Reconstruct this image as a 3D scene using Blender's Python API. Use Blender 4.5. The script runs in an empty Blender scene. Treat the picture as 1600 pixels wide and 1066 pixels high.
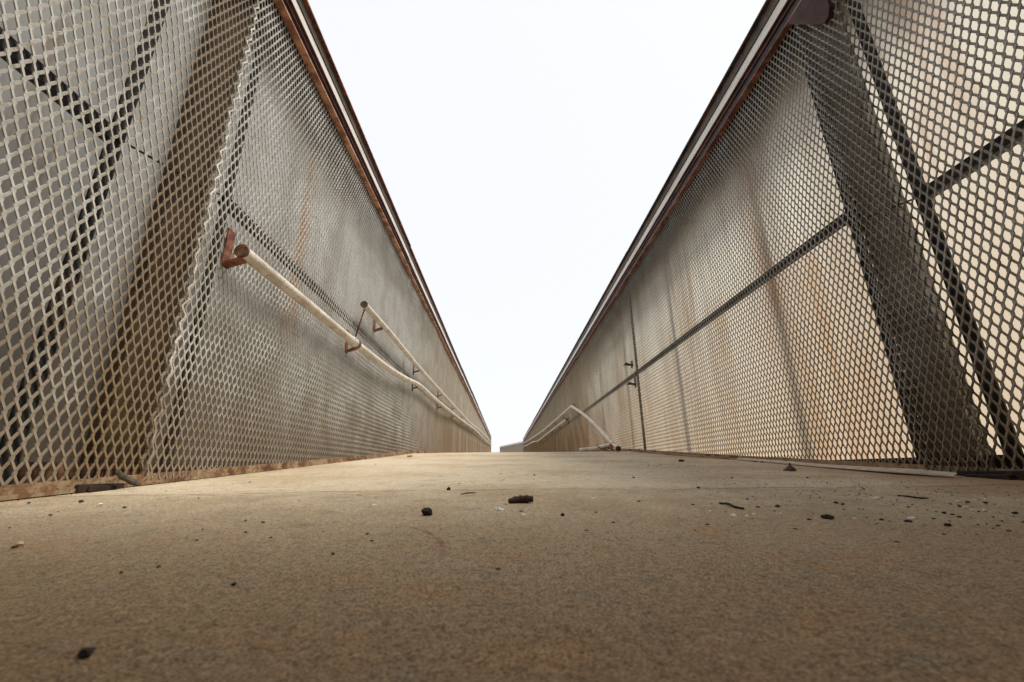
import bpy, math, random
from mathutils import Matrix, Vector, Quaternion

random.seed(7)
sc = bpy.context.scene
C = sc.collection

# ------------------------------------------------------------------ camera
cam_d = bpy.data.cameras.new('camera')
cam = bpy.data.objects.new('camera', cam_d)
C.objects.link(cam)
Rm = Matrix(((0.999841, 0.005251, -0.017053), (-0.014721, -0.297364, -0.954651), (-0.010084, 0.95475, -0.29724)))
cam.matrix_world = Rm.to_4x4()
cam_d.sensor_width = 36.0
cam_d.lens = 14.591
cam_d.clip_start = 0.01
cam_d.clip_end = 2000
cam_d.dof.use_dof = True
cam_d.dof.focus_distance = 1.5
cam_d.dof.aperture_fstop = 8.0
sc.camera = cam

# ------------------------------------------------------------------ world, sun, exposure
SUN_EL, SUN_AZ = math.radians(58), math.radians(108)      # azimuth from +Y towards +X
w = bpy.data.worlds.new("World"); sc.world = w; w.use_nodes = True
nt = w.node_tree; nt.nodes.clear()
sky = nt.nodes.new('ShaderNodeTexSky'); sky.sky_type = 'NISHITA'; sky.sun_disc = False
sky.sun_elevation = SUN_EL; sky.sun_rotation = SUN_AZ
sky.air_density = 1.0; sky.dust_density = 3.0
mx = nt.nodes.new('ShaderNodeMix'); mx.data_type = 'RGBA'; mx.inputs[0].default_value = 0.85
mx.inputs[7].default_value = (8.0, 8.05, 8.2, 1)      # high white cloud over the blue
bg = nt.nodes.new('ShaderNodeBackground'); bg.inputs[1].default_value = 0.1
out = nt.nodes.new('ShaderNodeOutputWorld')
nt.links.new(sky.outputs[0], mx.inputs[6]); nt.links.new(mx.outputs[2], bg.inputs[0]); nt.links.new(bg.outputs[0], out.inputs[0])

sd = bpy.data.lights.new('sun', 'SUN'); sun = bpy.data.objects.new('sun', sd); C.objects.link(sun)
sd.energy = 3.0; sd.angle = math.radians(24); sd.color = (1.0, 0.935, 0.83)
dirv = Vector((math.sin(SUN_AZ)*math.cos(SUN_EL), math.cos(SUN_AZ)*math.cos(SUN_EL), math.sin(SUN_EL)))
sun.rotation_euler = dirv.to_track_quat('Z', 'Y').to_euler()

sc.view_settings.view_transform = 'Standard'
sc.view_settings.look = 'None'
sc.view_settings.exposure = 0.45
sc.view_settings.gamma = 1.0

# ------------------------------------------------------------------ node material helper
class NM:
    def __init__(s, name):
        s.m = bpy.data.materials.new(name); s.m.use_nodes = True
        s.t = s.m.node_tree; s.t.nodes.clear()
        s.o = s.t.nodes.new('ShaderNodeOutputMaterial')
        s.b = s.t.nodes.new('ShaderNodeBsdfPrincipled')
        s.t.links.new(s.b.outputs[0], s.o.inputs[0])
        g = s.t.nodes.new('ShaderNodeNewGeometry'); s.P = g.outputs['Position']
    def set(s, sock, v):
        if isinstance(v, bpy.types.NodeSocket): s.t.links.new(v, sock)
        elif isinstance(v, (tuple, list)) and len(v) == 3 and sock.type == 'RGBA': sock.default_value = (*v, 1)
        else: sock.default_value = v
    def mapped(s, sx=1, sy=1, sz=1, loc=(0, 0, 0)):
        n = s.t.nodes.new('ShaderNodeMapping'); s.t.links.new(s.P, n.inputs[0])
        n.inputs[3].default_value = (sx, sy, sz); n.inputs[1].default_value = loc
        return n.outputs[0]
    def noise(s, scale, detail=3, rough=.5, vec=None, dist=0):
        n = s.t.nodes.new('ShaderNodeTexNoise'); s.t.links.new(vec or s.P, n.inputs['Vector'])
        n.inputs['Scale'].default_value = scale; n.inputs['Detail'].default_value = detail
        n.inputs['Roughness'].default_value = rough; n.inputs['Distortion'].default_value = dist
        return n.outputs[0]
    def voro(s, scale, vec=None, feature='F1', out='Distance', rnd=1):
        n = s.t.nodes.new('ShaderNodeTexVoronoi'); s.t.links.new(vec or s.P, n.inputs['Vector'])
        n.feature = feature; n.inputs['Scale'].default_value = scale
        n.inputs['Randomness'].default_value = rnd
        return n.outputs[out]
    def ramp(s, v, a, b, lo=0., hi=1.):
        n = s.t.nodes.new('ShaderNodeMapRange'); n.interpolation_type = 'SMOOTHSTEP'
        s.set(n.inputs[0], v); n.inputs[1].default_value = a; n.inputs[2].default_value = b
        n.inputs[3].default_value = lo; n.inputs[4].default_value = hi
        return n.outputs[0]
    def math(s, op, a, b=0.):
        n = s.t.nodes.new('ShaderNodeMath'); n.operation = op
        s.set(n.inputs[0], a); s.set(n.inputs[1], b); return n.outputs[0]
    def mix(s, f, a, b, mode='MIX'):
        n = s.t.nodes.new('ShaderNodeMix'); n.data_type = 'RGBA'; n.blend_type = mode
        s.set(n.inputs[0], f); s.set(n.inputs[6], a); s.set(n.inputs[7], b); return n.outputs[2]
    def xyz(s):
        n = s.t.nodes.new('ShaderNodeSeparateXYZ'); s.t.links.new(s.P, n.inputs[0]); return n.outputs
    def bump(s, h, strength=.3, dist=.002):
        n = s.t.nodes.new('ShaderNodeBump'); s.t.links.new(h, n.inputs['Height'])
        n.inputs['Strength'].default_value = strength; n.inputs['Distance'].default_value = dist
        s.t.links.new(n.outputs[0], s.b.inputs['Normal'])
    def fin(s, col, rough=.6, metal=0., spec=.5):
        s.set(s.b.inputs['Base Color'], col); s.set(s.b.inputs['Roughness'], rough)
        s.set(s.b.inputs['Metallic'], metal); s.set(s.b.inputs['Specular IOR Level'], spec)
        return s.m

def mat_rust(name, base, dark, light, scale=30, rough=.75):
    n = NM(name)
    a = n.noise(scale, 6, .65); b = n.noise(scale*.22, 4, .6)
    c = n.mix(n.ramp(a, .38, .62), dark, base)
    c = n.mix(n.ramp(b, .52, .7, 0, .8), c, light)
    n.bump(a, .4, .002)
    return n.fin(c, rough, 0, .35)

RUST_RED = mat_rust('rust_red_primer', (.26, .095, .055), (.09, .035, .022), (.40, .17, .09))
RUST_ORANGE = mat_rust('rust_orange_paint', (.62, .32, .19), (.26, .11, .065), (.74, .50, .34), 14)
SHOE = mat_rust('rotten_black_steel', (.026, .016, .011), (.012, .008, .006), (.08, .038, .02), 40, .9)
CAPM = mat_rust('dark_red_plate', (.06, .022, .015), (.03, .012, .01), (.12, .05, .03), 20)
LIP_R = mat_rust('red_oxide_lip', (.34, .12, .085), (.10, .04, .03), (.40, .20, .14), 14)
MAROON = mat_rust('maroon_paint', (.11, .042, .032), (.05, .022, .018), (.20, .08, .05), 12, .5)
BROWN = mat_rust('dark_brown_steel', (.075, .05, .035), (.035, .024, .018), (.15, .08, .045), 18, .6)
DARKSTEEL = mat_rust('dark_grey_steel', (.035, .033, .030), (.016, .015, .014), (.085, .055, .035), 25, .6)
FOOT = mat_rust('rotten_red_steel', (.10, .035, .02), (.02, .013, .01), (.30, .16, .09), 40)
COL_L = mat_rust('brown_column_steel', (.10, .066, .038), (.045, .03, .018), (.14, .09, .05), 6, .6)
COL_R = mat_rust('grey_column_steel', (.34, .335, .29), (.20, .195, .165), (.36, .28, .19), 6, .6)

def mat_white_rail():
    n = NM('weathered_white_paint')
    v = n.mapped(1, .12, 1)
    a = n.noise(22, 6, .6, v); b = n.noise(160, 3, .6)
    c = n.mix(n.ramp(a, .45, .7, 0, .7), (.64, .61, .55), (.40, .31, .23))
    c = n.mix(n.ramp(b, .63, .70, 0, .9), c, (.20, .10, .05))
    return n.fin(c, .45)
WHITE = mat_white_rail()

def mat_pipe():
    n = NM('cream_pipe_paint')
    a = n.noise(9, 6, .65); b = n.noise(55, 5, .7)
    c = n.mix(n.ramp(a, .4, .68, 0, .8), (.64, .60, .53), (.40, .34, .27))
    c = n.mix(n.ramp(b, .56, .64, 0, .85), c, (.24, .13, .07))
    n.bump(b, .2, .001)
    return n.fin(c, .42)
PIPE = mat_pipe()
PIPEEND = mat_rust('rusted_pipe_end', (.24, .12, .07), (.08, .04, .025), (.40, .24, .15), 60)

def mat_screen(name, ca, cb, dirt, patch=False, farc=((.36, .30, .21), (.22, .135, .06))):
    n = NM(name)
    z = n.xyz()[2]
    a = n.noise(5, 5, .6); f = n.noise(48, 4, .65)
    c = n.mix(n.ramp(a, .38, .65), ca, cb)
    c = n.mix(n.ramp(f, .50, .68, 0, .75), c, dirt)
    h = n.math('SUBTRACT', n.math('MULTIPLY', a, .55), z)       # rust creeping up from the foot
    c = n.mix(n.ramp(h, -.35, .26, 0, .8), c, (.19, .135, .075))
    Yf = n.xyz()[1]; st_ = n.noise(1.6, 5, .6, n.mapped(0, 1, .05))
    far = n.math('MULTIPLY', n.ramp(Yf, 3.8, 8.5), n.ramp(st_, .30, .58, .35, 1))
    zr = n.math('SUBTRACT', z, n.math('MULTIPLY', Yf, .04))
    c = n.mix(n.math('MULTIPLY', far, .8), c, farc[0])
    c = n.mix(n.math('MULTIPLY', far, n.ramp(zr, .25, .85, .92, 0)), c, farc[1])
    if patch:  # browner strands in a band by the near column
        Y_ = n.xyz()[1]; yy = n.math('ADD', Y_, n.math('MULTIPLY', a, .06))
        mk = n.math('MULTIPLY', n.ramp(yy, 1.08, 1.17), n.ramp(yy, 1.32, 1.40, 1, 0))
        c = n.mix(n.math('MULTIPLY', mk, .92), c, (.19, .135, .075))
    return n.fin(c, .5, .0, .5)
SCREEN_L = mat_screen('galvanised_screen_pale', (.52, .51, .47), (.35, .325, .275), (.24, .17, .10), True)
GALV = mat_screen('galvanised_edge_glint', (.66, .64, .58), (.50, .46, .40), (.25, .20, .14))  # brighter copy of the screen colour, paints the sparkle along the edge
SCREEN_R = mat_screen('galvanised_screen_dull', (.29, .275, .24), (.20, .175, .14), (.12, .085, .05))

def mat_sheet(name, base, streak, brown, trans, sx, warm_lo, bot=.55, lines=()):
    n = NM(name)
    v = n.mapped(1, 1, .07)
    s1 = n.noise(3.2, 6, .62, v); s2 = n.noise(11, 5, .6, n.mapped(1, 1, .10, (3, 5, 1)))
    g = n.noise(60, 4, .7); big = n.noise(1.1, 3, .5)
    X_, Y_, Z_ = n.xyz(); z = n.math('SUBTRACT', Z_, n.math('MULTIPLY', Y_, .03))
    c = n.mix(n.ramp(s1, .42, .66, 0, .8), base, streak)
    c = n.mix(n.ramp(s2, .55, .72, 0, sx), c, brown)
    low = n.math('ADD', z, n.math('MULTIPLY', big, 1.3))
    c = n.mix(n.ramp(low, .55, 2.2, bot, 0), c, warm_lo)  # lower tone is dirt; on the left sheet it also paints in dimming
    c = n.mix(n.ramp(g, .62, .72, 0, .35), c, brown)
    wv = n.math('MULTIPLY', n.math('SUBTRACT', n.noise(2.2, 4, .6, n.mapped(0, 0, 1)), .5), .16)
    for (y0, wd, zlo, zhi, cc, st) in lines:
        dl = n.math('ABSOLUTE', n.math('SUBTRACT', n.math('ADD', Y_, wv), y0))
        mk = n.math('MULTIPLY', n.ramp(dl, wd*.2, wd, st, 0), n.math('MULTIPLY', n.ramp(Z_, zlo, zlo+.4), n.ramp(Z_, zhi-.3, zhi, 1, 0)))
        c = n.mix(n.math('MULTIPLY', mk, n.ramp(s2, .30, .60)), c, cc)
    cq = n.math('ADD', n.math('MULTIPLY', n.noise(4, 2, .5, n.mapped(1, 1, .3)), 1.0), n.math('MULTIPLY', n.noise(22, 3, .6, n.mapped(1, 1, .8)), .22))
    n.bump(cq, .5, .022)
    n.fin(c, .42, 0, .45)
    tr = n.t.nodes.new('ShaderNodeBsdfTranslucent'); n.set(tr.inputs[0], c)
    ms = n.t.nodes.new('ShaderNodeMixShader'); ms.inputs[0].default_value = trans
    n.t.links.new(n.b.outputs[0], ms.inputs[1]); n.t.links.new(tr.outputs[0], ms.inputs[2])
    n.t.links.new(ms.outputs[0], n.o.inputs[0])
    return n.m
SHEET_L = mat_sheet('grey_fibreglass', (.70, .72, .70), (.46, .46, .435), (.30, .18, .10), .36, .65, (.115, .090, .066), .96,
    [(2.24, .10, .6, 2.2, (.50, .26, .13), .95), (2.50, .07, .9, 1.9, (.80, .80, .76), .8), (3.15, .05, .9, 1.7, (.72, .70, .64), .6), (5.9, .4, -.5, 2.6, (.34, .27, .17), .7), (7.6, .6, -.5, 2.6, (.30, .21, .12), .6), (11, 4.5, -.9, 1.5, (.20, .12, .05), .95), (11, 1.2, -.5, 3, (.30, .21, .11), .7)])  # pale streak next to the rust one paints the gloss of a bulge
SHEET_R = mat_sheet('cream_fibreglass', (.76, .73, .65), (.54, .50, .43), (.50, .33, .22), .75, .7, (.64, .47, .30), .62,
    [(2.25, .16, .5, 2.2, (.44, .27, .18), .9), (1.15, .12, .9, 2.2, (.55, .40, .30), .8), (2.9, .25, -.4, 1.3, (.50, .36, .24), .7), (1.95, .45, -.4, 1.2, (.58, .40, .26), .75), (3.4, .3, -.4, 2.2, (.45, .32, .20), .5), (5.6, .4, -.4, 2.6, (.40, .28, .17), .6), (8.6, .9, -.4, 2.8, (.40, .26, .15), .8), (13, 1.5, -.4, 3, (.42, .30, .18), .7)])

def mat_base(name, ca, cb, cc):
    n = NM(name)
    a = n.noise(26, 6, .7); b = n.noise(7, 4, .6); d = n.noise(90, 4, .6)
    c = n.mix(n.ramp(a, .42, .60), ca, cb)
    c = n.mix(n.ramp(b, .48, .62, 0, .9), c, cc)
    c = n.mix(n.ramp(d, .60, .68, 0, .9), c, (.03, .018, .012))
    n.bump(a, .6, .003)
    return n.fin(c, .85, 0, .2)
BASE_L = mat_base('rusted_base_flange', (.19, .105, .055), (.33, .245, .15), (.10, .045, .025))
BASE_R = mat_base('stained_base_flange', (.30, .19, .11), (.36, .27, .18), (.16, .08, .045))

def mat_deck():
    n = NM('worn_concrete')
    X, Y, Z = n.xyz()
    big = n.noise(1.6, 4, .55); med = n.noise(7, 5, .6); fine = n.noise(520, 3, .7); fine2 = n.noise(230, 4, .7)
    gr = n.noise(900, 2, .5)
    c = n.mix(n.ramp(med, .35, .68), (.60, .505, .36), (.47, .38, .26))
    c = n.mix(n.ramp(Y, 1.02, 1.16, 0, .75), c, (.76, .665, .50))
    c = n.mix(n.ramp(big, .42, .65, 0, .6), c, (.46, .345, .21))
    # near slab browned: grime plus painted-in fall-off of light
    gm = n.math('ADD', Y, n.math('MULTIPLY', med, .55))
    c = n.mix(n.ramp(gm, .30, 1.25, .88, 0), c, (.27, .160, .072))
    # blue-grey and orange mottling
    m1 = n.noise(26, 4, .6); m2 = n.noise(19, 4, .6, n.mapped(1, 1, 1, (4, 2, 9)))
    c = n.mix(n.ramp(m1, .54, .70, 0, .40), c, (.20, .20, .175))
    c = n.mix(n.ramp(m2, .54, .70, 0, .40), c, (.44, .24, .11))
    # aggregate speckle
    c = n.mix(n.ramp(fine, .50, .60, 0, .85), c, (.085, .055, .03))
    sp = n.noise(150, 4, .75)
    c = n.mix(n.ramp(sp, .48, .68, 0, .62), c, (.11, .075, .045))
    c = n.mix(n.ramp(sp, .34, .44, .28, 0), c, (.58, .48, .31))
    c = n.mix(n.ramp(fine2, .56, .70, 0, .45), c, (.15, .11, .075))
    c = n.mix(n.ramp(fine, .30, .42, .45, 0), c, (.68, .58, .42))
    # hairline joint across the slab
    wob = n.math('MULTIPLY', n.math('SUBTRACT', n.noise(3.5, 5, .6, n.mapped(1, 0, 0)), .5), .16)
    ln = n.math('ABSOLUTE', n.math('SUBTRACT', n.math('ADD', Y, wob), 1.075))
    cr = n.ramp(ln, .002, .011, .6, 0)
    cr = n.math('MULTIPLY', cr, n.ramp(n.noise(8, 3, .6, n.mapped(1, 0, 0, (7, 0, 0))), .36, .52))
    c = n.mix(cr, c, (.10, .06, .035))
    # rust wash along the right-hand foot
    e = n.math('ADD', X, n.math('MULTIPLY', med, .5))
    c = n.mix(n.math('MULTIPLY', n.ramp(e, 1.15, 1.6, 0, .8), n.ramp(Y, 1.0, 2.6, 1, .25)), c, (.25, .135, .07))
    # ochre spot
    dx = n.math('SUBTRACT', X, .32); dy = n.math('MULTIPLY', n.math('SUBTRACT', Y, .83), .8)
    r = n.math('SQRT', n.math('ADD', n.math('MULTIPLY', dx, dx), n.math('MULTIPLY', dy, dy)))
    r = n.math('ADD', r, n.math('MULTIPLY', med, .12))
    c = n.mix(n.ramp(r, .06, .13, .6, 0), c, (.33, .23, .12))
    # curved rusty scratch left of centre
    ax = n.math('ADD', X, .087); ay = n.math('SUBTRACT', Y, .55)
    u = n.math('SUBTRACT', n.math('MULTIPLY', ay, .90), n.math('MULTIPLY', ax, .44)); v = n.math('ADD', n.math('MULTIPLY', ay, .44), n.math('MULTIPLY', ax, .90))
    v = n.math('ADD', v, n.math('MULTIPLY', n.math('MULTIPLY', u, u), 2.2))
    sc_ = n.math('MULTIPLY', n.ramp(n.math('ABSOLUTE', v), .001, .0055, .75, 0), n.ramp(n.math('ABSOLUTE', u), .06, .10, 1, 0))
    c = n.mix(n.math('MULTIPLY', sc_, n.ramp(m1, .35, .6)), c, (.22, .10, .06))
    hgt = n.math('ADD', n.math('MULTIPLY', fine, .6), n.math('MULTIPLY', fine2, .45))
    hgt = n.math('SUBTRACT', hgt, n.math('MULTIPLY', cr, 1.5))
    n.bump(hgt, .7, .0014)
    return n.fin(c, n.ramp(med, .3, .7, .8, .95), 0, .12)
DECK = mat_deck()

def flat(name, col, rough=.8, var=.5, scale=120):
    n = NM(name); a = n.noise(scale, 4, .6)
    c = n.mix(n.ramp(a, .4, .65), col, tuple(x*var for x in col)); n.bump(a, .5, .001)
    return n.fin(c, rough, 0, .3)
M_STONE = flat('black_grit', (.030, .024, .019)); M_BROWNST = flat('brown_grit', (.085, .055, .035))
M_CHIP = flat('pale_chip', (.86, .84, .78), .6, .9); M_TAN = flat('tan_chip', (.66, .45, .25), .7, .7)
M_WOOD = flat('dark_wood', (.060, .030, .020), .7, .45, 200)
M_LUMP = flat('grey_mortar', (.10, .08, .065), .9, .5); M_TAPE = flat('dirty_white_strip', (.50, .42, .33), .6, .75, 30)
M_GROUND = flat('dry_ground', (.22, .19, .14), .95, .6, .4)
M_FARWALL = flat('weathered_grey_sheet', (.30, .26, .20), .8, .8, 2)

# ------------------------------------------------------------------ mesh helpers
class MB:
    def __init__(s): s.v = []; s.f = []
    def quadbox(s, P, Q, caps=True):
        b = len(s.v); n = len(P); s.v += [tuple(p) for p in P] + [tuple(q) for q in Q]
        for i in range(n):
            j = (i+1) % n; s.f.append((b+i, b+j, b+n+j, b+n+i))
        if caps: s.f.append(tuple(b+i for i in reversed(range(n)))); s.f.append(tuple(b+n+i for i in range(n)))
    def box(s, x0, x1, y0, y1, z0, z1):
        s.quadbox([(x0, y0, z0), (x1, y0, z0), (x1, y1, z0), (x0, y1, z0)], [(x0, y0, z1), (x1, y0, z1), (x1, y1, z1), (x0, y1, z1)])
    def seg(s, p, q, u, n, hw, ht, caps=False):
        P = [p+u*hw+n*ht, p-u*hw+n*ht, p-u*hw-n*ht, p+u*hw-n*ht]
        s.quadbox(P, [x+(q-p) for x in P], caps)
    def tube(s, pts, r, n=14, caps=True, rs=None):
        pts = [Vector(p) for p in pts]; rings = []
        for i, p in enumerate(pts):
            d = (pts[min(i+1, len(pts)-1)]-pts[max(i-1, 0)]).normalized()
            a = d.cross(Vector((0, 0, 1)) if abs(d.z) < .9 else Vector((1, 0, 0))).normalized(); b = d.cross(a)
            rr = rs[i] if rs else r
            rings.append([p+(a*math.cos(2*math.pi*k/n)+b*math.sin(2*math.pi*k/n))*rr for k in range(n)])
        b0 = len(s.v)
        for R in rings: s.v += [tuple(x) for x in R]
        for i in range(len(rings)-1):
            for k in range(n):
                s.f.append((b0+i*n+k, b0+i*n+(k+1) % n, b0+(i+1)*n+(k+1) % n, b0+(i+1)*n+k))
        if caps:
            s.f.append(tuple(b0+k for k in reversed(range(n)))); s.f.append(tuple(b0+(len(rings)-1)*n+k for k in range(n)))
    def mesh(s, name, mat, smooth=False):
        m = bpy.data.meshes.new(name); m.from_pydata(s.v, [], s.f); m.materials.append(mat)
        if smooth: m.polygons.foreach_set('use_smooth', [True]*len(m.polygons))
        m.update(); return m
    def build(s, name, mat, parent=None, smooth=False, bevel=0):
        return link(name, s.mesh(name, mat, smooth), parent, bevel=bevel)

def link(name, mesh, parent=None, loc=(0, 0, 0), bevel=0):
    o = bpy.data.objects.new(name, mesh); C.objects.link(o); o.parent = parent; o.location = loc
    if bevel:
        md = o.modifiers.new('bevel', 'BEVEL'); md.width = bevel; md.segments = 2; md.limit_method = 'ANGLE'
    return o
def tag(o, label=None, cat=None, group=None, kind=None):
    if label: o['label'] = label
    if cat: o['category'] = cat
    if group: o['group'] = group
    if kind: o['kind'] = kind
    return o
def empty(name, loc=(0, 0, 0)):
    o = bpy.data.objects.new(name, None); C.objects.link(o); o.location = loc; return o

def deck_z(y):
    if y < 5: return -.105+.052*y+.0018*y*y
    if y < 34: return .2+.035*(y-5)
    return 1.215

WL, WR = 1.10, 1.48
END_L, END_R = 32.6, 35.6

# ------------------------------------------------------------------ ground and deck
g = MB(); g.v = [(-900, -900, -6), (900, -900, -6), (900, 900, -6), (-900, 900, -6)]; g.f = [(0, 1, 2, 3)]
tag(g.build('ground', M_GROUND), kind='structure')

d = MB(); ys = [-4+i*.1 for i in range(0, 120)]+[8+i*.5 for i in range(0, 66)]
xs = [-1.28+i*(2.94/12) for i in range(13)]
nx = len(xs)
for y in ys:
    for x in xs: d.v.append((x, y, deck_z(y)+.0018*math.sin(x*3.1+y*1.7)))
for j in range(len(ys)-1):
    for i in range(nx-1):
        a = j*nx+i; d.f.append((a, a+1, a+nx+1, a+nx))
b0 = len(d.v)
for y in ys:
    for x in (xs[0], xs[-1]): d.v.append((x, y, deck_z(y)-.35))
for j in range(len(ys)-1):
    d.f.append((j*nx, (j+1)*nx, b0+2*(j+1), b0+2*j)); d.f.append((j*nx+nx-1, b0+2*j+1, b0+2*(j+1)+1, (j+1)*nx+nx-1))
    d.f.append((b0+2*j, b0+2*(j+1), b0+2*(j+1)+1, b0+2*j+1))
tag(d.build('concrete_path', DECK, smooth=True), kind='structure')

# ------------------------------------------------------------------ expanded-metal screen mesh
PX, PZ = .0285, .0320           # cell pitch along the wall, row spacing
def screen_mesh(name, length, z0, z1, side, mat, ang=40, hw=.0030, ht=.0011, bow=None):
    mb = MB(); nrm = Vector((1, 0, 0))*side      # towards the walkway
    if bow is None:
        q0 = 1.3*side; bow = lambda y_, z_: .0035*math.sin(y_*2.9+z_*3.7+q0)+.002*math.sin(y_*9.1-z_*7.3)
    rj = random.Random(5)
    rows = int((z1-z0)/PZ); cols = int(length/PX)
    bond = .009
    ca, sa = math.cos(math.radians(ang)), math.sin(math.radians(ang))
    for r in range(rows):
        zb = z0+r*PZ; off = .5 if r % 2 else 0.
        for c in range(cols+1):
            y = (c+off)*PX
            if y > length: continue
            jx = bow(y, zb) if bow else 0.
            p = Vector((jx, y, zb)); q = Vector((jx, y, zb+bond))
            uu = Vector((0, 1, 0))*ca+nrm*sa
            nn = uu.cross(Vector((0, 0, 1)))
            mb.seg(p, q, uu, nn, hw*1.75, ht)
            for sgn in (-1, 1):
                y2 = y+sgn*PX*.5
                if y2 < -.001 or y2 > length+.001: continue
                jx2 = bow(y2, zb+PZ) if bow else 0.
                e = Vector((jx2, y2, zb+PZ+.0005))
                dd = (e-q).normalized()
                u0 = dd.cross(nrm).normalized()
                if u0.y < 0: u0 = -u0
                uu2 = u0*ca+nrm*sa
                mb.seg(q, e, uu2, dd.cross(uu2).normalized(), hw, ht)
    return mb.mesh(name, mat)

BAY = 3.05
TOPZ = 2.2

def make_wall(side, W, yend, mats, label, post_y):
    """side: +1 = wall on the left (its face looks to +X), -1 = wall on the right."""
    root = empty('screen_wall', (-side*W, 0, 0)); tag(root, label, 'wall')
    S = -side                      # outward direction in x
    def bx(mb, d0, d1, y0, y1, z0, z1):        # d = distance outwards from the screen plane
        a, b = sorted((S*d0, S*d1)); mb.box(a, b, y0, y1, z0, z1)
    def part(name, mat, fn, parent=root, bevel=0, loc=(0, 0, 0)):
        mb = MB(); fn(mb); o = mb.build(name, mat, parent, bevel=bevel); o.location = loc; return o
    ang = -14 if side > 0 else -20
    hw_, ht_ = (.0034, .0015) if side > 0 else (.0036, .0014)
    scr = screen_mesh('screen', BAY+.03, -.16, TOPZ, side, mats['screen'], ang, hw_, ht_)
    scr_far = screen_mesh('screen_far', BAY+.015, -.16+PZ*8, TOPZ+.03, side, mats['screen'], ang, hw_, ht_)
    strip = screen_mesh('strip', .26 if side > 0 else .22, -.10, TOPZ-.03, side, mats['screen'], ang-12, hw_, ht_)
    edge = screen_mesh('edge', .0143, -.10, TOPZ-.03, side, GALV if side > 0 else mats['screen'], 5, .0026, .0012, lambda y_, z_: .004*math.sin(z_*31)+.003*math.sin(z_*77+y_*90))
    # shared meshes for the repeats
    def m(fn, mat, nm):
        mb = MB(); fn(mb); return mb.mesh(nm, mat)
    H0 = -.3
    col_m = m(lambda b: (bx(b, .040, .046, 0, .16, H0, 2.16), bx(b, .046, .085, .0, .006, H0, 2.16), bx(b, .046, .085, .154, .16, H0, 2.16)), mats['col'], 'column')
    def cap_poly(b):
        pr = [(-.05, 2.16), (-.05, 1.95), (-.035, 1.915), (-.005, 1.91), (.03, 1.95), (.10, 2.05), (.155, 2.13), (.165, 2.16)]
        b.quadbox([(S*-.034, a, z) for a, z in pr], [(S*-.006, a, z) for a, z in pr])
        b.quadbox([(S*-.040, a, z) for a, z in ((-.05, 2.06), (-.02, 2.06), (-.02, 2.09), (-.05, 2.09))], [(S*-.034, a, z) for a, z in ((-.05, 2.06), (-.02, 2.06), (-.02, 2.09), (-.05, 2.09))])
    cap_m = m(cap_poly, CAPM, 'cap_plate')
    stile_m = m(lambda b: (bx(b, .012, .018, 0, .045, H0, 2.17), bx(b, .018, .038, .040, .045, H0, 2.17)), DARKSTEEL, 'stile')
    y = post_y-BAY; k = 0
    while y < yend:
        y1 = min(y+BAY, yend)
        # y = start of column k ; the bay runs from this column to the next
        part_len = y1-y
        o = link('mesh_screen', scr if k < 2 else scr_far, root, (0, y+.12, 0))
        if part_len < BAY-.01: o.scale.y = part_len/BAY
        if k == 1:
            if side < 0: link('overlap_strip', strip, root, (-S*.010, y-.05, 0))
            link('edge_strip', edge, root, (-S*.010, y+(.128 if side > 0 else -.055), 0))
            link('column', col_m, root, (0, y+(.02 if side > 0 else .025), 0))
            part('base_plate', MAROON, lambda b: (bx(b, .012, .10, y-.03, y+.21, -.3, -.03), bx(b, .006, .03, y+.01, y+.15, -.03, .015)))
            link('cap_plate', cap_m, root, (0, y+.01, 0))
            zd = deck_z(y+.05)
            part('base_shoe', SHOE, lambda b: (bx(b, -.018, -.007, y-.07, y+.065, zd-.008, zd+.014), bx(b, -.028, -.022, y-.05, y+.03, zd-.006, zd+.010)), bevel=.003) if side > 0 else part('base_shoe', SHOE, lambda b: (bx(b, -.058, -.004, y-.30, y+.02, zd-.03, zd+.014), bx(b, -.080, -.058, y-.14, y-.02, zd-.03, zd+.004)), bevel=.004)
            link('stile', stile_m, root, (0, y-.24 if side > 0 else y-.115, 0))
        if k == 1 or (k == 2 and side < 0):
            link('stile', stile_m, root, (0, y+.215 if side > 0 else y+.165, 0))
        zg = .905 if k == 0 else 1.025
        ga, gb = (y+(.22 if side > 0 else .17), y1+.16) if k > 0 else (y, y1-(.20 if side > 0 else .075))
        part('mid_rail', DARKSTEEL, lambda b: (bx(b, .011, .017, ga, gb, zg, zg+.042), bx(b, .017, .040, ga, gb, zg, zg+.005)))
        if k == 0:
            part('tie_rod', DARKSTEEL, lambda b: b.tube([(S*.007, gb-.03, zg+.012), (S*.005, gb+.14, zg+.055), (S*.006, gb+.30, zg+.10), (S*.007, y1+(.23 if side > 0 else .19), 1.05)], .0035, 6))
        # translucent backing sheet with shallow waves
        mb = MB(); ny = 40; nz = 6; rr = random.Random(int(k*7+side))
        ph = [1.3, 4.1]
        for iy in range(ny+1):
            yy = y+(y1-y)*iy/ny
            for iz in range(nz+1):
                zz = H0+(2.3-H0)*iz/nz
                dd = .118+.006*math.sin(yy*5.1+ph[0]+zz*.6)+.004*math.sin(yy*11+ph[1])
                mb.v.append((S*dd, yy, zz))
        for iy in range(ny):
            for iz in range(nz):
                a = iy*(nz+1)+iz; mb.f.append((a, a+nz+1, a+nz+2, a+1))
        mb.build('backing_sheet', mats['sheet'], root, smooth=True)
        # outer posts behind the sheet: they show as soft shadows through it
        for oy in ((.86, 2.34) if k > 0 else (1.0, 2.0)):
            if y+oy < yend: part('outer_post', DARKSTEEL, lambda b: bx(b, .19, .23, y+oy, y+oy+.055, H0, 2.3))
        # top rail of this bay
        t0, t1 = y+.004, y1-.004
        jz = rr.uniform(-.004, .004)
        jx_ = rr.uniform(-.005, .005)
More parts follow.
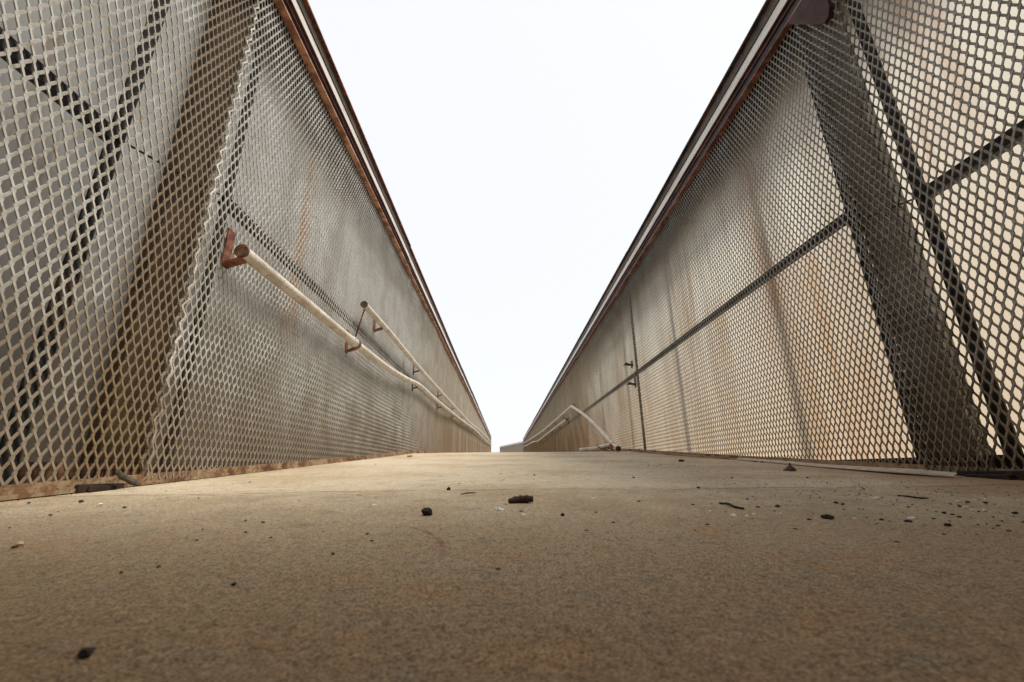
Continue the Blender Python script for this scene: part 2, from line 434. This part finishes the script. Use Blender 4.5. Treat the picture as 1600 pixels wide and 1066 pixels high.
        tr = part('top_rail', WHITE, lambda b: bx(b, -.012, .10, t0, t1, 2.300+jz, 2.372+jz), bevel=.004)
        part('lower_angle', mats['lip'], lambda b: bx(b, -.035, .004, t0, t1, 2.165, 2.172), tr)
        part('angle_web', DARKSTEEL, lambda b: (bx(b, .004, .010, t0, t1, 2.172, 2.262), bx(b, .022, .028, t0, t1, 2.075, 2.262), bx(b, .004, .24, t0, t1, 2.262, 2.268)), tr)
        tr.location = (jx_, 0, rr.uniform(-.006, .006)); tr.rotation_euler = (0, 0, 0)
        part('outer_shade_beam', BROWN, lambda b: bx(b, .24, .33, t0, t1, 1.96, 2.40), tr)  # unseen beam put in to dim the top of the sheet softly
        part('bottom_bar', mats['foot'], lambda b: (bx(b, .016, .022, t0, t1, -.3, .030), bx(b, .022, .10, t0, t1, -.012, -.006)))
        part('upper_channel', BROWN, lambda b: (bx(b, .0, .12, t0, t1, 2.374+jz, 2.47), bx(b, -.018, .12, t0, t1, 2.373+jz, 2.379+jz)), tr)
        part('inner_channel', MAROON, lambda b: (bx(b, -.006, .10, t0, t1, 2.270, 2.298), bx(b, -.020, .10, t0, t1, 2.292, 2.2985)), tr)
        part('coping', mats['cope'], lambda b: bx(b, -.022, .22, t0, t1, 2.472, 2.482), tr)
        # base angle follows the deck
        mb = MB(); n = 16
        for i in range(n):
            ya, yb = y+(y1-y)*i/n, y+(y1-y)*(i+1)/n
            za, zb = deck_z(ya), deck_z(yb)
            hh = .032 if side > 0 else .026; dep = .012 if side > 0 else .05
            ja, jb = [.004*math.sin(v*9)+.003*math.sin(v*23) for v in (ya, yb)]
            for (d0, d1, lo, hi) in ((-dep, .010, .001, hh*.35), (-.006, .010, hh*.35, hh)):
                P = [(S*d0+S*ja*.4, ya, za+lo), (S*d1, ya, za+lo), (S*d1, ya, za+hi), (S*d0+S*ja*.4, ya, za+hi+ja*.4)]
                Q = [(S*d0+S*jb*.4, yb, zb+lo), (S*d1, yb, zb+lo), (S*d1, yb, zb+hi), (S*d0+S*jb*.4, yb, zb+hi+jb*.4)]
                mb.quadbox(P, Q, caps=(i in (0, n-1)))
        mb.build('base_angle', mats['base'], root)
        y = y1; k += 1
        if yend-y < .2: break
    # end post closes the wall
    part('end_post', BROWN, lambda b: bx(b, -.01, .20, yend+.002, yend+.08, H0, 2.46))
    return root

left = make_wall(+1, WL, END_L, dict(screen=SCREEN_L, sheet=SHEET_L, col=COL_L, lip=RUST_ORANGE, cope=RUST_RED, base=BASE_L, foot=FOOT),
                 'left-hand screen wall of pale galvanised mesh over grey sheeting with orange rust along its foot', 1.20)
right = make_wall(-1, WR, END_R, dict(screen=SCREEN_R, sheet=SHEET_R, col=COL_R, lip=LIP_R, cope=BROWN, base=BASE_R, foot=DARKSTEEL),
                  'right-hand screen wall of dull mesh over glowing cream sheeting with tan stains', 1.335)

# ------------------------------------------------------------------ unseen cover added behind the viewer to shade the near deck
cn = empty('shade_canopy', (0, -2.2, 0)); tag(cn, 'unseen dark cover added behind the viewer to shade the near concrete', 'shade_canopy')
mb = MB(); mb.box(-1.6, 1.95, -2.0, 2.3, 2.56, 2.66); mb.build('shade_roof', BROWN, cn)
mb = MB(); mb.box(-1.6, 1.95, -2.1, -2.003, -.4, 2.7); mb.build('shade_rear_wall', BROWN, cn)

# ------------------------------------------------------------------ handrails
def poly(pts, n=5):
    """Catmull-Rom through the points."""
    P = [Vector(p) for p in pts]; out = []
    for i in range(len(P)-1):
        a, b, c, e = P[max(i-1, 0)], P[i], P[i+1], P[min(i+2, len(P)-1)]
        for k in range(n):
            t = k/n; out.append(.5*((2*b)+(-a+c)*t+(2*a-5*b+4*c-e)*t*t+(-a+3*b-3*c+e)*t**3))
    out.append(P[-1]); return out

def bracket(parent, x, y, z, wall_x, mat=RUST_RED, up=.0, plate=True):
    """bent flat bar: upright plate on the wall, arm out to the pipe, clamp ring round it."""
    mb = MB(); s = 1 if wall_x < x else -1; w = .021 if y < 4 else .024
    zb = z-.050
    if plate: mb.box(*sorted((wall_x+s*.004, wall_x+s*.011)), y-w, y+w, zb-(.01 if y < 4 else .03), z+(.10 if y < 4 else .07))
    P = [(wall_x+s*.011, y-w, zb-.004), (wall_x+s*.011, y+w, zb-.004), (wall_x+s*.011, y+w, zb+.004), (wall_x+s*.011, y-w, zb+.004)]
    Q = [(x, y-w, z-.034), (x, y+w, z-.034), (x, y+w, z-.026), (x, y-w, z-.026)]
    mb.quadbox(P, Q)
    return mb.build('bracket', mat, parent)

xl = -WL+.075
low_pts = [(xl, 1.46, .828), (xl, 1.85, .832), (xl, 2.78, .842), (xl+.0, 3.55, .865), (xl-.01, 4.3, .925), (xl-.005, 4.95, .985), (xl, 6.0, 1.0),
           (xl+.01, 7.2, 1.03), (xl-.01, 9.0, 1.11), (xl, 10.6, 1.16), (xl+.01, 13, 1.26), (xl, 15.5, 1.34), (xl, 19, 1.42), (xl, 24, 1.56), (xl, 31, 1.80)]
up_pts = [(xl, 2.83, 1.165), (xl, 3.6, 1.178), (xl, 4.9, 1.176), (xl, 7.5, 1.225), (xl-.008, 9.4, 1.27), (xl+.01, 12.5, 1.33), (xl, 15, 1.45), (xl, 19, 1.60), (xl, 25, 1.82), (xl, 31, 2.03)]
hl = empty('handrail', low_pts[0]); tag(hl, 'long lower cream pipe handrail on the left-hand wall, its nearer end open and rusty', 'handrail')
def place_children(root):
    for ch in [o for o in C.objects if o.parent == root]: ch.location = Vector(ch.location)-root.location
mb = MB(); mb.tube(poly(low_pts), .026, 16, caps=False); mb.build('pipe', PIPE, hl, True)
mb = MB(); mb.tube([(xl, 1.452, .828), (xl, 1.464, .828)], .0285, 18); mb.build('end_cap', PIPEEND, hl, False, .002)
mb = MB(); mb.tube([(xl, 2.66, .840), (xl, 2.73, .841)], .0310, 18); mb.build('coupling', PIPE, hl, False, .004)
mb = MB(); mb.tube([(xl, 2.735, .841), (xl, 2.765, .8415)], .0345, 18); mb.build('clamp_ring', PIPEEND, hl, False, .004)
bracket(hl, xl, 1.475, .828, -WL)
def at_y(pts, y):
    for a, b in zip(pts, pts[1:]):
        if a[1] <= y <= b[1]:
            t = (y-a[1])/(b[1]-a[1]); return a[0]+(b[0]-a[0])*t, a[2]+(b[2]-a[2])*t
lowc = [tuple(p) for p in poly(low_pts)]; upc = [tuple(p) for p in poly(up_pts)]
for yb in (2.76, 4.85, 6.7, 8.5, 10.3, 12.0, 14.0, 16.2, 18.6, 21.5, 25):
    x_, z_ = at_y(lowc, yb); bracket(hl, x_, yb, z_, -WL, RUST_RED if yb < 3 else BROWN)
place_children(hl)

hu = empty('handrail', up_pts[0]); tag(hu, 'upper cream pipe handrail on the left-hand wall, starting farther along with a dark open end', 'handrail')
mb = MB(); mb.tube(upc, .024, 16, caps=False); mb.build('pipe', PIPE, hu, True)
mb = MB(); mb.tube([(xl, 2.82, 1.165), (xl, 2.832, 1.165)], .0265, 18); mb.build('end_cap', BROWN, hu, False, .002)
mb = MB(); mb.tube([(xl-.005, 2.86, 1.145), (xl-.055, 2.87, .93)], .006, 8); mb.build('stay_rod', RUST_RED, hu, True)
for yb in (3.30, 4.85, 6.7, 8.5, 10.3, 12.0, 14.0, 16.2, 18.6, 21.5, 25):
    x_, z_ = at_y(upc, yb); bracket(hu, x_, yb, z_, -WL, RUST_RED if yb < 4 else BROWN)
place_children(hu)

xr = WR-.075; k_ = (WR-.075)/WR
r_up = [(xr, 8.80, 1.285), (xr, 11.4, 1.32), (xr, 15.4, 1.39), (xr, 19, 1.50), (xr, 25, 1.70), (xr, 33, 2.0)]
r_lo = [(xr, 9.6, 1.10), (xr, 12.2, 1.135), (xr, 15.5, 1.17), (xr-.01, 18.6, 1.20), (xr, 22, 1.38), (xr, 27, 1.52), (xr, 33, 1.75)]
hr = empty('handrail', r_up[0]); tag(hr, 'upper cream handrail on the right-hand wall, snapped over and sloping down to the concrete', 'handrail')
bend = [(xr, 8.82, 1.292), (xr, 8.75, 1.268), (xr-.02, 8.1, 1.12), (xr-.05, 7.0, .85), (xr-.08, 5.9, .53), (1.29, 5.15, .30), (1.275, 4.82, .222)]
mb = MB(); mb.tube(poly(r_up), .026, 14, caps=False); mb.build('pipe', PIPE, hr, True)
mb = MB(); mb.tube(poly(bend), .0275, 16, caps=False); mb.build('bent_pipe', PIPE, hr, True)
mb = MB(); mb.tube([(1.2757, 4.835, .2265), (1.2745, 4.808, .219)], .0292, 16); mb.build('end_cap', BROWN, hr, False, .002)
mb = MB(); mb.tube([(1.288, 5.09, .288), (1.286, 5.05, .278)], .028, 16); mb.build('coupling', RUST_ORANGE, hr, False, .003)
for yb in (8.85, 10.6, 12.4, 14.3, 16.6, 19.4, 23, 28):
    x_, z_ = at_y([tuple(p) for p in poly(r_up)], yb); bracket(hr, x_, yb, z_, WR, BROWN)
place_children(hr)
hr2 = empty('handrail', r_lo[0]); tag(hr2, 'lower cream handrail on the right-hand wall, behind the snapped pipe', 'handrail')
mb = MB(); mb.tube(poly(r_lo), .026, 14, caps=False); mb.build('pipe', PIPE, hr2, True)
mb = MB(); mb.tube([(xr, 9.59, 1.10), (xr, 9.61, 1.10)], .029, 14); mb.build('end_cap', BROWN, hr2, False, .002)
for yb in (9.75, 11.3, 13.2, 15.3, 17.8, 21, 25):
    x_, z_ = at_y([tuple(p) for p in poly(r_lo)], yb); bracket(hr2, x_, yb, z_, WR, BROWN)
place_children(hr2)

# orphan brackets left on the right wall where a rail is missing
for (yy, zz, lab) in ((4.66, 1.15, 'rusty bracket stub above the mid rail of the right-hand wall, its pipe gone'),
                      (4.60, .91, 'rusty bracket stub below the mid rail of the right-hand wall, its pipe gone')):
    mb = MB()
    mb.box(WR-.012, WR-.005, yy-.03, yy+.03, zz-.03, zz+.12 if zz < 1 else zz+.05)
    mb.quadbox([(WR-.012, yy-.02, zz-.006), (WR-.012, yy+.02, zz-.006), (WR-.012, yy+.02, zz+.004), (WR-.012, yy-.02, zz+.004)],
               [(WR-.085, yy-.03, zz+.004), (WR-.085, yy+.03, zz+.004), (WR-.085, yy+.03, zz+.026), (WR-.085, yy-.03, zz+.026)])
    mb.quadbox([(WR-.085, yy-.03, zz+.004), (WR-.085, yy+.03, zz+.004), (WR-.085, yy+.03, zz+.026), (WR-.085, yy-.03, zz+.026)],
               [(WR-.11, yy-.02, zz-.012), (WR-.11, yy+.02, zz-.012), (WR-.11, yy+.02, zz-.004), (WR-.11, yy-.02, zz-.004)])
    o = mb.build('bracket_stub', MAROON); tag(o, lab, 'bracket')

# loose pipe piece and scraps on the deck
mb = MB(); mb.tube([(.93, 5.35, deck_z(5.35)+.020), (1.10, 5.2, deck_z(5.2)+.036), (1.25, 5.05, deck_z(5.05)+.075)], .024, 14)
o = mb.build('loose_pipe', PIPE, smooth=False); tag(o, 'short loose cream pipe lying on the concrete beyond the fallen rail end', 'pipe')
def crooked(name, pts, r, mat, label, cat, n=7, taper=True, parent=None):
    c = poly(pts, 4); mb = MB()
    rs = [r*(1-.35*abs(2*i/(len(c)-1)-1)**3)*(1+.16*math.sin(i*2.3)) for i in range(len(c))]
    mb.tube(c, r, n, rs=rs); o = mb.build(name, mat, parent, True)
    if label: tag(o, label, cat)
    return o
crooked('scrap_metal', [(1.06, 4.78, .207), (1.13, 4.75, .232), (1.20, 4.72, .203)], .012, RUST_RED, 'rusty bent strap lying beside the fallen rail end', 'scrap')
crooked('twig', [(1.03, 4.83, .27), (1.07, 4.8, .225), (1.16, 4.78, .20)], .006, BROWN, 'thin dark forked twig standing by the fallen rail end', 'twig')
crooked('scrap_metal', [(1.16, 4.86, .225), (1.19, 4.84, .262), (1.22, 4.85, .232)], .017, RUST_ORANGE, 'orange crumpled rust flake between the two loose pipes', 'scrap')

# ------------------------------------------------------------------ far ramp wall beyond the right-hand wall
fw = empty('ramp_wall', (1.1, 50, 0)); tag(fw, 'low grey wall of the next ramp, beyond the far end of the right-hand wall', 'wall')
mb = MB(); mb.quadbox([(-.75, 56, -2), (-.75, 56.2, -2), (3.0, 38.2, -2), (3.0, 38, -2)], [(-.75, 56, 2.82), (-.75, 56.2, 2.82), (3.0, 38.2, 2.58), (3.0, 38, 2.58)])
o = mb.build('wall_panel', M_FARWALL, fw); o.location = (-1.1, -50, 0)
mb = MB(); mb.quadbox([(-.77, 55.8, 2.823), (-.77, 56.3, 2.823), (3.0, 38.3, 2.583), (3.0, 37.8, 2.583)], [(-.77, 55.8, 2.99), (-.77, 56.3, 2.99), (3.0, 38.3, 2.75), (3.0, 37.8, 2.75)])
o = mb.build('top_rail', WHITE, fw); o.location = (-1.1, -50, 0)

# ------------------------------------------------------------------ litter on the deck
def stone_mesh(r, mat, flatz=.7, seed=0):
    rr = random.Random(seed); mb = MB(); nu, nv = 7, 5
    ang = [rr.uniform(.7, 1.25) for _ in range(nu*nv)]
    mb.v.append((0, 0, r*flatz))
    for j in range(1, nv):
        t = math.pi*j/nv
        for i in range(nu):
            p = 2*math.pi*i/nu+j*.3; k = ang[j*nu+i]
            mb.v.append((r*k*math.sin(t)*math.cos(p)*1.15, r*k*math.sin(t)*math.sin(p)*.9, r*flatz*k*math.cos(t)))
    mb.v.append((0, 0, -r*flatz)); L = len(mb.v)-1
    for i in range(nu): mb.f.append((0, 1+i, 1+(i+1) % nu)); mb.f.append((L, 1+(nv-2)*nu+(i+1) % nu, 1+(nv-2)*nu+i))
    for j in range(nv-2):
        for i in range(nu):
            a = 1+j*nu+i; b = 1+j*nu+(i+1) % nu; mb.f.append((a, a+nu, b+nu, b))
    return mb.mesh('pebble', mat)

DARK = [(-0.123,0.704,0.0060), (-0.140,1.084,0.0059), (-0.155,0.528,0.0024), (-0.176,0.470,0.0025), (-0.355,0.664,0.0026), (-0.222,0.262,0.0044), (-0.133,1.254,0.0039), (-0.067,1.020,0.0031), (-0.046,0.902,0.0028), (0.104,1.574,0.0049), (-0.017,1.660,0.0038), (-0.006,1.370,0.0032), (0.087,0.682,0.0037), (0.416,1.414,0.0044), (0.716,1.372,0.0042), (0.475,1.078,0.0042), (0.214,0.850,0.0026), (0.252,0.836,0.0039), (0.332,0.786,0.0036), (0.373,0.800,0.0025), (0.143,0.708,0.0033), (0.149,0.620,0.0038), (0.193,0.704,0.0022), (0.165,0.624,0.0019), (0.101,0.566,0.0031), (0.150,0.554,0.0021), (0.347,0.700,0.0027), (0.268,0.596,0.0037), (0.235,0.560,0.0030), (0.351,0.636,0.0025), (0.469,0.854,0.0033), (0.463,0.752,0.0046), (0.428,0.706,0.0027), (0.317,0.532,0.0021), (0.362,0.560,0.0035), (0.426,0.748,0.0035), (0.458,0.632,0.0088), (0.426,0.624,0.0038), (0.593,0.790,0.0043), (0.591,0.772,0.0036), (0.545,0.602,0.0046), (0.568,0.572,0.0049), (0.420,0.484,0.0034), (0.509,0.520,0.0028), (0.438,0.450,0.0021), (0.523,0.618,0.0038), (0.519,0.638,0.0020), (0.479,0.596,0.0018), (0.493,0.590,0.0018), (0.525,0.608,0.0019), (0.630,0.568,0.0026), (0.650,0.634,0.0029), (0.821,0.778,0.0042), (0.842,0.768,0.0036), (0.664,0.668,0.0036), (0.664,0.656,0.0025), (0.698,0.632,0.0019), (0.764,0.660,0.0036), (0.614,0.578,0.0018), (0.605,0.536,0.0025), (-0.550,0.520,0.0032), (-0.285,0.556,0.0017), (-0.217,0.376,0.0026), (-0.711,0.842,0.0032), (-0.884,0.938,0.0058), (-0.759,0.758,0.0029), (-0.675,0.984,0.0023), (-0.812,1.402,0.0032), (-0.696,0.644,0.0020), (-0.173,0.568,0.0026), (-0.147,0.608,0.0019), (-0.121,0.510,0.0016), (-0.198,1.224,0.0028), (-0.766,2.564,0.0059), (0.032,0.404,0.0012), (-0.007,0.406,0.0028), (0.025,0.730,0.0039), (1.401,2.406,0.0148), (1.390,2.322,0.0125), (1.022,2.494,0.0173), (-0.279,0.956,0.0029), (-0.980,0.928,0.0036), (0.759,0.734,0.0034), (0.733,0.682,0.0021), (0.544,0.578,0.0018), (0.935,1.340,0.0041), (0.868,1.172,0.0027), (0.830,1.008,0.0031), (0.400,0.648,0.0015), (0.475,0.612,0.0014), (0.672,0.734,0.0023), (0.601,0.622,0.0024)]
PALE = [(-0.796,0.884,0.0055), (-0.557,0.532,0.0053), (-0.330,0.996,0.0061), (-0.244,0.828,0.0045), (-0.011,0.748,0.0075), (0.028,0.692,0.0048), (-0.855,3.880,0.0239), (0.177,0.892,0.0034), (0.328,0.714,0.0028), (0.273,0.636,0.0020), (0.340,0.664,0.0046), (0.359,0.662,0.0031), (0.380,0.678,0.0031), (0.418,0.676,0.0036), (0.561,0.982,0.0038), (0.572,0.624,0.0043), (0.715,0.842,0.0052), (0.495,0.630,0.0029), (0.754,0.720,0.0028), (0.736,0.694,0.0027), (0.754,0.692,0.0027), (0.897,0.816,0.0025), (0.002,0.816,0.0050), (0.574,0.790,0.0030), (-0.830,0.860,0.0027), (0.821,0.794,0.0031)]
DARK_LABEL = {
    0: 'blocky black pebble alone on the concrete left of the dark wood splinter',
    1: 'small black pebble just beyond the blocky pebble, beside the hairline joint',
    5: 'blurred black pebble nearest the viewer at the lower left',
    12: 'round brown-black pebble alone just right of the dark wood splinter',
    36: 'largest black stone on the right side of the concrete',
    40: 'black stone at the far right with a white chip touching it',
    64: 'dark pebble tucked against the foot of the left-hand wall',
    60: 'dark crumb beside the tan chip at the left edge',
    2: 'tiny black pebble below the blocky pebble, upper of two',
    3: 'tiny black pebble nearest the viewer in the left centre of the concrete',
    4: 'tiny lone dark pebble midway between the blocky pebble and the left-hand wall',
    21: 'small black pebble right of centre, nearest of those between splinter and curved twig',
    41: 'flat dark pebble at the lower far right of the concrete',
    42: 'dark pebble in the lower right, set apart nearest the viewer',
    77: 'dark lump on the rusty foot of the right-hand wall, left one of two',
    78: 'dark lump on the rusty foot of the right-hand wall, right one of two',
}
for i, (x, y, r) in enumerate(DARK):
    r *= 1.25 if i == 0 else .9
    m = stone_mesh(r, M_STONE if i % 4 or i in (0, 12, 36, 40) else M_BROWNST, .95 if i in (0, 1, 12) else .5, i)
    o = link('pebble', m, None, (x, y, deck_z(y)+r*(.75 if i in (0, 1, 12) else .4))); o.rotation_euler.z = i*1.7
    if i in DARK_LABEL: tag(o, DARK_LABEL[i], 'pebble')
    elif x > .38: tag(o, 'tiny dark grit pebble among the scatter on the right part of the concrete', 'pebble', 'dark grit on the right of the path')
    elif x > -.05: tag(o, 'tiny dark grit pebble scattered along the middle of the concrete', 'pebble', 'dark grit in the middle of the path')
    else: tag(o, 'tiny dark grit pebble scattered on the left part of the concrete', 'pebble', 'dark grit on the left of the path')
PALE_LABEL = {
    0: 'white chip near the foot of the left-hand wall, beside the column base',
    1: 'tan chip at the left edge beside a dark crumb',
    2: 'tan flake on the concrete left of centre, beyond the blocky pebble',
    3: 'pale flake just nearer than the tan flake left of centre',
    4: 'bright white shell-like chip left of the dark wood splinter',
    5: 'small pale chip in front of the dark wood splinter',
    6: 'large tan flake far along the concrete near the left-hand wall',
    10: 'white chip in front of the curved black twig',
    15: 'white chip touching a black stone at the far right',
    16: 'pale flake left of the thin straight twig on the right',
    22: 'orange-tan crumb at the tip of the dark wood splinter',
}
for i, (x, y, r) in enumerate(PALE):
    m = stone_mesh(r, M_TAN if i in (1, 2, 6, 22) else M_CHIP, .55, 500+i)
    o = link('chip', m, None, (x, y, deck_z(y)+r*.3)); o.rotation_euler.z = i*2.1
    if i in PALE_LABEL: tag(o, PALE_LABEL[i], 'chip')
    elif i == 24: tag(o, 'faint pale chip left of the white chip by the left-hand wall', 'chip')
    else: tag(o, 'tiny white chip among the scatter on the right part of the concrete', 'chip', 'white chips on the right of the path')

zt = deck_z(.83)
crooked('wood_splinter', [(.006, .828, zt+.004), (.020, .832, zt+.007), (.036, .831, zt+.0085), (.051, .828, zt+.009)], .0072, M_WOOD,
        'dark brown wood splinter lying on the concrete in the centre', 'twig', 8)
crooked('twig', [(.382, .790, deck_z(.79)+.003), (.388, .765, deck_z(.765)+.004), (.384, .745, deck_z(.745)+.003), (.388, .722, deck_z(.722)+.003)], .0021, M_STONE,
        'curved black twig among white chips on the right', 'twig')
crooked('twig', [(.779, .868, deck_z(.868)+.003), (.776, .84, deck_z(.84)+.004), (.782, .828, deck_z(.826)+.003), (.797, .824, deck_z(.82)+.003)], .0017, M_STONE,
        'thin straight dark twig near the rust stain on the right', 'twig')
crooked('twig', [(-.10, .98, deck_z(.98)+.002), (-.085, 1.0, deck_z(1.0)+.003), (-.068, 1.01, deck_z(1.01)+.002)], .0016, M_STONE,
        'wispy dark twig fragment beside the hairline joint near the centre', 'twig')
# mortar lump and peeling strip at the foot of the right wall
zc = deck_z(1.664); mb = MB()
n = 9; prof = [(.023, 0), (.021, .008), (.012, .015), (.004, .022), (.0025, .031)]
for (r, h) in prof:
    for i in range(n):
        a = 2*math.pi*i/n; k = 1+.15*math.sin(i*2.1+h*90); mb.v.append((r*k*math.cos(a)+h*.1, r*k*math.sin(a), h))
for j in range(len(prof)-1):
    for i in range(n): mb.f.append((j*n+i, j*n+(i+1) % n, (j+1)*n+(i+1) % n, (j+1)*n+i))
mb.f.append(tuple((len(prof)-1)*n+i for i in range(n)))
o = mb.build('mortar_lump', M_LUMP, smooth=True); o.location = (1.10, 1.664, zc-.001); tag(o, 'pointed dark mortar lump standing near the foot of the right-hand wall', 'lump')
mb = MB(); cl = [(1.41, 2.6), (1.385, 2.2), (1.36, 1.9), (1.335, 1.6), (1.325, 1.42), (1.33, 1.27)]
for i in range(len(cl)-1):
    (x0, y0), (x1, y1) = cl[i], cl[i+1]; w0 = .008+.006*i; w1 = .008+.006*(i+1) if i < 4 else .006
    h0 = .006+.002*math.sin(i*2); h1 = .006+.002*math.sin(i*2+2)
    mb.quadbox([(x0-w0, y0, deck_z(y0)+h0), (x0+w0, y0, deck_z(y0)+h0+.008), (x0+w0, y0, deck_z(y0)+h0+.010), (x0-w0, y0, deck_z(y0)+h0+.002)],
               [(x1-w1, y1, deck_z(y1)+h1), (x1+w1, y1, deck_z(y1)+h1+.008), (x1+w1, y1, deck_z(y1)+h1+.010), (x1-w1, y1, deck_z(y1)+h1+.002)], caps=(i in (0, len(cl)-2)))
o = mb.build('sealant_strip', M_TAPE); tag(o, 'long pale strip peeling from the foot of the right-hand wall', 'strip')
crooked('scrap_wood', [(-1.06, 1.20, deck_z(1.2)+.05), (-1.05, 1.22, deck_z(1.22)+.03), (-1.03, 1.25, deck_z(1.25)+.008)], .008, M_LUMP,
        'short splintered stick leaning at the foot of the left-hand column', 'stick')

# fine grit: too much to count
mb = MB(); rg = random.Random(3)
for i in range(1500):
    y = rg.uniform(.3, 4.5) if i % 3 else rg.uniform(.45, 1.2)
    x = rg.uniform(-1.0, 1.35) if i % 5 == 0 else .35+rg.triangular(0, 1.0, .45)
    if i > 1250: x = rg.choice((-1.075+abs(rg.gauss(0, .03)), 1.41-abs(rg.gauss(0, .05)))); y = rg.uniform(.8, 5)
    r = rg.uniform(.0008, .0026)*(1 if y < 2 else 1.6); z = deck_z(y); a = rg.uniform(0, 3)
    b = len(mb.v)
    for k in range(4): mb.v.append((x+r*math.cos(a+k*1.57)*rg.uniform(.7, 1.3), y+r*math.sin(a+k*1.57), z+.0003))
    mb.v.append((x, y, z+r*.9)); mb.f += [(b+k, b+(k+1) % 4, b+4) for k in range(4)]
tag(mb.build('grit', M_BROWNST), 'fine dark grit scattered over the concrete', 'grit', kind='stuff')
